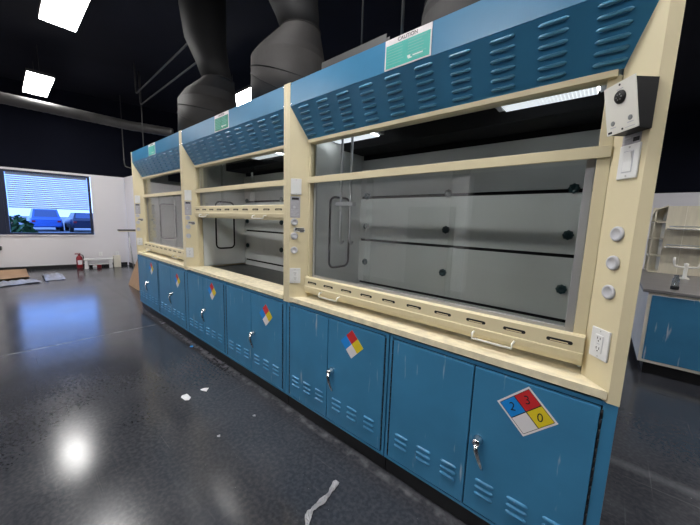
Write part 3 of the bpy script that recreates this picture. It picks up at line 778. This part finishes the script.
# cardboard: folded box leaning behind the row, flat sheet and film by the window
cb = thing('cardboard_box', (-7.80, .33, 0), 'folded tan cardboard box leaning at the far end of the hood row', 'cardboard')
b = MB(); q = [(0, 0, .002), (1.2, -.02, .002), (1.25, .14, .62), (.19, .16, .61)]
nrm = (Vector(q[1])-Vector(q[0])).cross(Vector(q[3])-Vector(q[0])).normalized()
b.prism(q, nrm*.02, 'card'); b.obj('front_panel', cb)
b = MB(); q2 = [Vector(p)+nrm*-.035 + Vector((.02, .03, 0)) for p in q]; b.prism(q2, nrm*.02, 'card'); b.obj('back_panel', cb)
def sheet(name, pts_fn, nx, ny, m):
    b = MB(); V = [[b.bm.verts.new(Vector(pts_fn(i/nx, j/ny))) for j in range(ny+1)] for i in range(nx+1)]; fs = []
    for i in range(nx):
        for j in range(ny): fs.append(b.bm.faces.new((V[i][j], V[i+1][j], V[i+1][j+1], V[i][j+1])))
    b._mark(fs, m, True); return b
random.seed(5)
o = sheet('cardboard', lambda u, v: (-11.15 + 1.45*u + .1*v, -3.2 + 2.15*v, .04 + .03*math.sin(5*u+2*v) + .02*u*v + random.uniform(0, .008)), 10, 14, 'card').obj('cardboard_sheet')
o.modifiers.new('thick', 'SOLIDIFY').thickness = .008; tag(o, 'flat tan cardboard sheet on the floor under the window', 'cardboard')
o = sheet('film', lambda u, v: (-9.36 + .5*u + .15*math.sin(5*v) - .1*v, -3.2 + 2.2*v + .1*u, .008 + .04*abs(random.gauss(0, .5))*(1-u*.3)), 16, 34, 'film').obj('plastic_film')
tag(o, 'crumpled clear plastic film beside the cardboard sheet on the floor', 'plastic film')
o = sheet('film', lambda u, v: (-10.25 + 1.0*u, -.84 + .32*v, .010 + .09*abs(random.gauss(0, .5))*math.sin(PI*u)), 10, 8, 'film').obj('plastic_film')
tag(o, 'loose tuft of clear plastic at the right end of the cardboard sheet', 'plastic film')

# litter on the floor
def scrap(name, loc, pts, m, label, cat, h=.012):
    b = MB(); n = len(pts); c = b.bm.verts.new((0, 0, h))
    vs = [b.bm.verts.new((x, y, z)) for x, y, z in pts]; fs = []
    for i in range(n): fs.append(b.bm.faces.new((c, vs[i], vs[(i+1) % n])))
    b._mark(fs, m); o = b.obj(name, loc=loc); o.modifiers.new('thick', 'SOLIDIFY').thickness = .002
    return tag(o, label, cat)
scrap('paper_scrap', (-2.605, -.495, .002), [(-.06, -.01, .0), (-.02, -.032, .012), (.03, -.02, .001), (.062, .0, .01), (.02, .03, .0), (-.03, .02, .016)], 'paper', 'larger torn white paper scrap on the floor before the middle hood', 'paper scrap')
scrap('paper_scrap', (-2.62, -.34, .002), [(-.03, -.02, .0), (.0, -.03, .01), (.04, .0, .001), (.02, .03, .014), (-.02, .01, .0)], 'paper', 'smaller white paper scrap on the floor nearer the cabinets', 'paper scrap', .016)
scrap('paper_scrap', (-3.624, -.05, .002), [(-.02, -.012, 0), (.01, -.02, .006), (.024, .004, 0), (0, .02, .004)], 'nfpa_b', 'tiny blue scrap on the floor at the middle hood plinth', 'paper scrap', .01)
random.seed(21)
def tape_strip():
    b = MB(); P = []; n = 26
    for i in range(n+1):
        t = i/n
        x = -1.13 + .02*math.sin(6*t) + .10*t*t; y = -.235 - .30*t - .03*math.sin(3*t)
        w = .010 + .008*math.sin(9*t+1) ** 2
        P.append((x, y, w))
    for i in range(n+1):
        pass
    rows = []
    for x, y, w in P:
        rows.append([b.bm.verts.new((x + w*(k-2)/2, y + w*.25*(k-2)/2, .003 + random.uniform(0, .012))) for k in range(5)])
    fs = [b.bm.faces.new((rows[i][k], rows[i+1][k], rows[i+1][k+1], rows[i][k+1])) for i in range(n) for k in range(4)]
    b._mark(fs, 'film'); return b
o = tape_strip().obj('tape_strip'); tag(o, 'crumpled clear tape strip on the floor at the bottom edge', 'tape')
for i, (x, y, lab) in enumerate(((-1.98, -.52, 'pale crumb on the floor left of the tape strip'), (-2.0, -.235, 'pale crumb on the floor near the plinth of the nearest hood'))):
    scrap('floor_crumb', (x, y, .002), [(-.014, -.006, 0), (.004, -.014, .004), (.016, .002, 0), (-.002, .012, .003)], 'film', lab, 'crumb', .008)

# ------------------------------------------------------------------ outside the window
struct(MB().box((-140, -60, -.14), (-14.2, 80, -.02), 'asphalt').obj('ground_outside'))
def car(name, loc, paint, label, h):
    r = thing(name, loc, label, 'car')
    b = MB()
    def sec(x, hw, z0, z1): 
        return [(x, -hw, z0+.08), (x, -hw+.08, z0), (x, hw-.08, z0), (x, hw, z0+.08), (x, hw, (z0+z1)/2+.05), (x, hw-.05, z1-.03), (x, hw-.12, z1), (x, -hw+.12, z1), (x, -hw+.05, z1-.03), (x, -hw, (z0+z1)/2+.05)]
    b.rings([sec(0, .80, .42, .92), sec(-.12, .88, .34, 1.02), sec(-1.0, .93, .30, 1.06), sec(-3.2, .93, .30, 1.06), sec(-4.2, .90, .32, 1.0), sec(-4.45, .80, .42, .82)], paint); b.obj('car_body', r)
    b = MB()
    def cab(x, hw, z): return [(x, -hw, z), (x, hw, z)]
    def sec2(xb, xt, hb, ht, ): return None
    b.rings([[(-.18, -.80, 1.03), (-.18, .80, 1.03), (-.42, .66, h), (-.42, -.66, h)], [(-3.0, -.80, 1.05), (-3.0, .80, 1.05), (-2.3, .66, h), (-2.3, -.66, h)]], paint, smooth=False); cbn = b.obj('cabin', r)
    MB().quad([(-.205, -.66, 1.10), (-.205, .66, 1.10), (-.375, .58, h-.07), (-.375, -.58, h-.07)], 'car_glass').obj('rear_window', cbn)
    for sy in (-1, 1):
        for x in (-.9, -3.45):
            MB().lathe([(.20, 0), (.33, .01), (.34, .06), (.34, .18), (.33, .22), (.2, .23)], 'tyre', (x, sy*.86-.11, .34-.02), (0,1,0), 20).obj('wheel', r)
        MB().box((-.02, sy*.70-.12, .72), (.012, sy*.70+.08, .86), 'red', .01).obj('tail_lamp', r)
    return r
car('parked_car', (-33, 1.0, -.02), 'car_blue', 'blue car parked outside the window', 1.72)
car('parked_car', (-31.5, 3.15, -.02), 'car_dark', 'dark car parked right of the blue car outside the window', 1.52)
random.seed(9)
def bush(loc, R, label):
    b = MB()
    for i in range(220):
        a = random.uniform(0, 2*PI); rr = R*math.sqrt(random.random()); zz = random.uniform(.05, 1.)*R*1.05*math.sqrt(max(.05, 1-(rr/R)**2))
        c_ = Vector((rr*math.cos(a), rr*math.sin(a), zz)); s_ = R*.17
        d1 = Vector((random.gauss(0,1), random.gauss(0,1), random.gauss(0,1))).normalized()*s_; d2 = d1.orthogonal().normalized()*s_*.7
        b.quad([c_-d1, c_-d2, c_+d1, c_+d2], 'leaf')
    for k in range(5): b.tube([(0,0,0), (R*.3*math.cos(k*1.3), R*.3*math.sin(k*1.3), R*.7)], .03, 'card', 6)
    return tag(b.obj('shrub', loc=loc), label, 'shrub')
bush((-29, -1.2, -.02), 1.35, 'green shrub left of the blue car outside the window')
bush((-27, -2.9, -.02), 1.2, 'green shrub at the left edge of the window view')

# ------------------------------------------------------------------ world, camera
w = bpy.data.worlds.new('sky'); scene.world = w; w.use_nodes = True
nt = w.node_tree; bg = nt.nodes['Background']; bg.inputs[0].default_value = (.36, .55, 1., 1); bg.inputs[1].default_value = 3.9

cam = bpy.data.cameras.new('camera'); co = bpy.data.objects.new('camera', cam); COL.objects.link(co)
f = 301.516; rx, rr, rz = 1.4367, .0327, .7109
cam.sensor_width = 36; cam.sensor_fit = 'HORIZONTAL'; cam.lens = f*36/700; cam.clip_start = .02; cam.clip_end = 400
Rm = Matrix.Rotation(rz, 4, 'Z') @ Matrix.Rotation(rx, 4, 'X') @ Matrix.Rotation(rr, 4, 'Z')
co.matrix_world = Matrix.Translation((-.0884, -1.3916, 1.4917)) @ Rm
scene.camera = co
scene.view_settings.view_transform = 'Standard'; scene.view_settings.look = 'None'; scene.view_settings.exposure = 0.0
scene.cycles.max_bounces = 10; scene.cycles.transparent_max_bounces = 24; scene.cycles.sample_clamp_indirect = 6.0
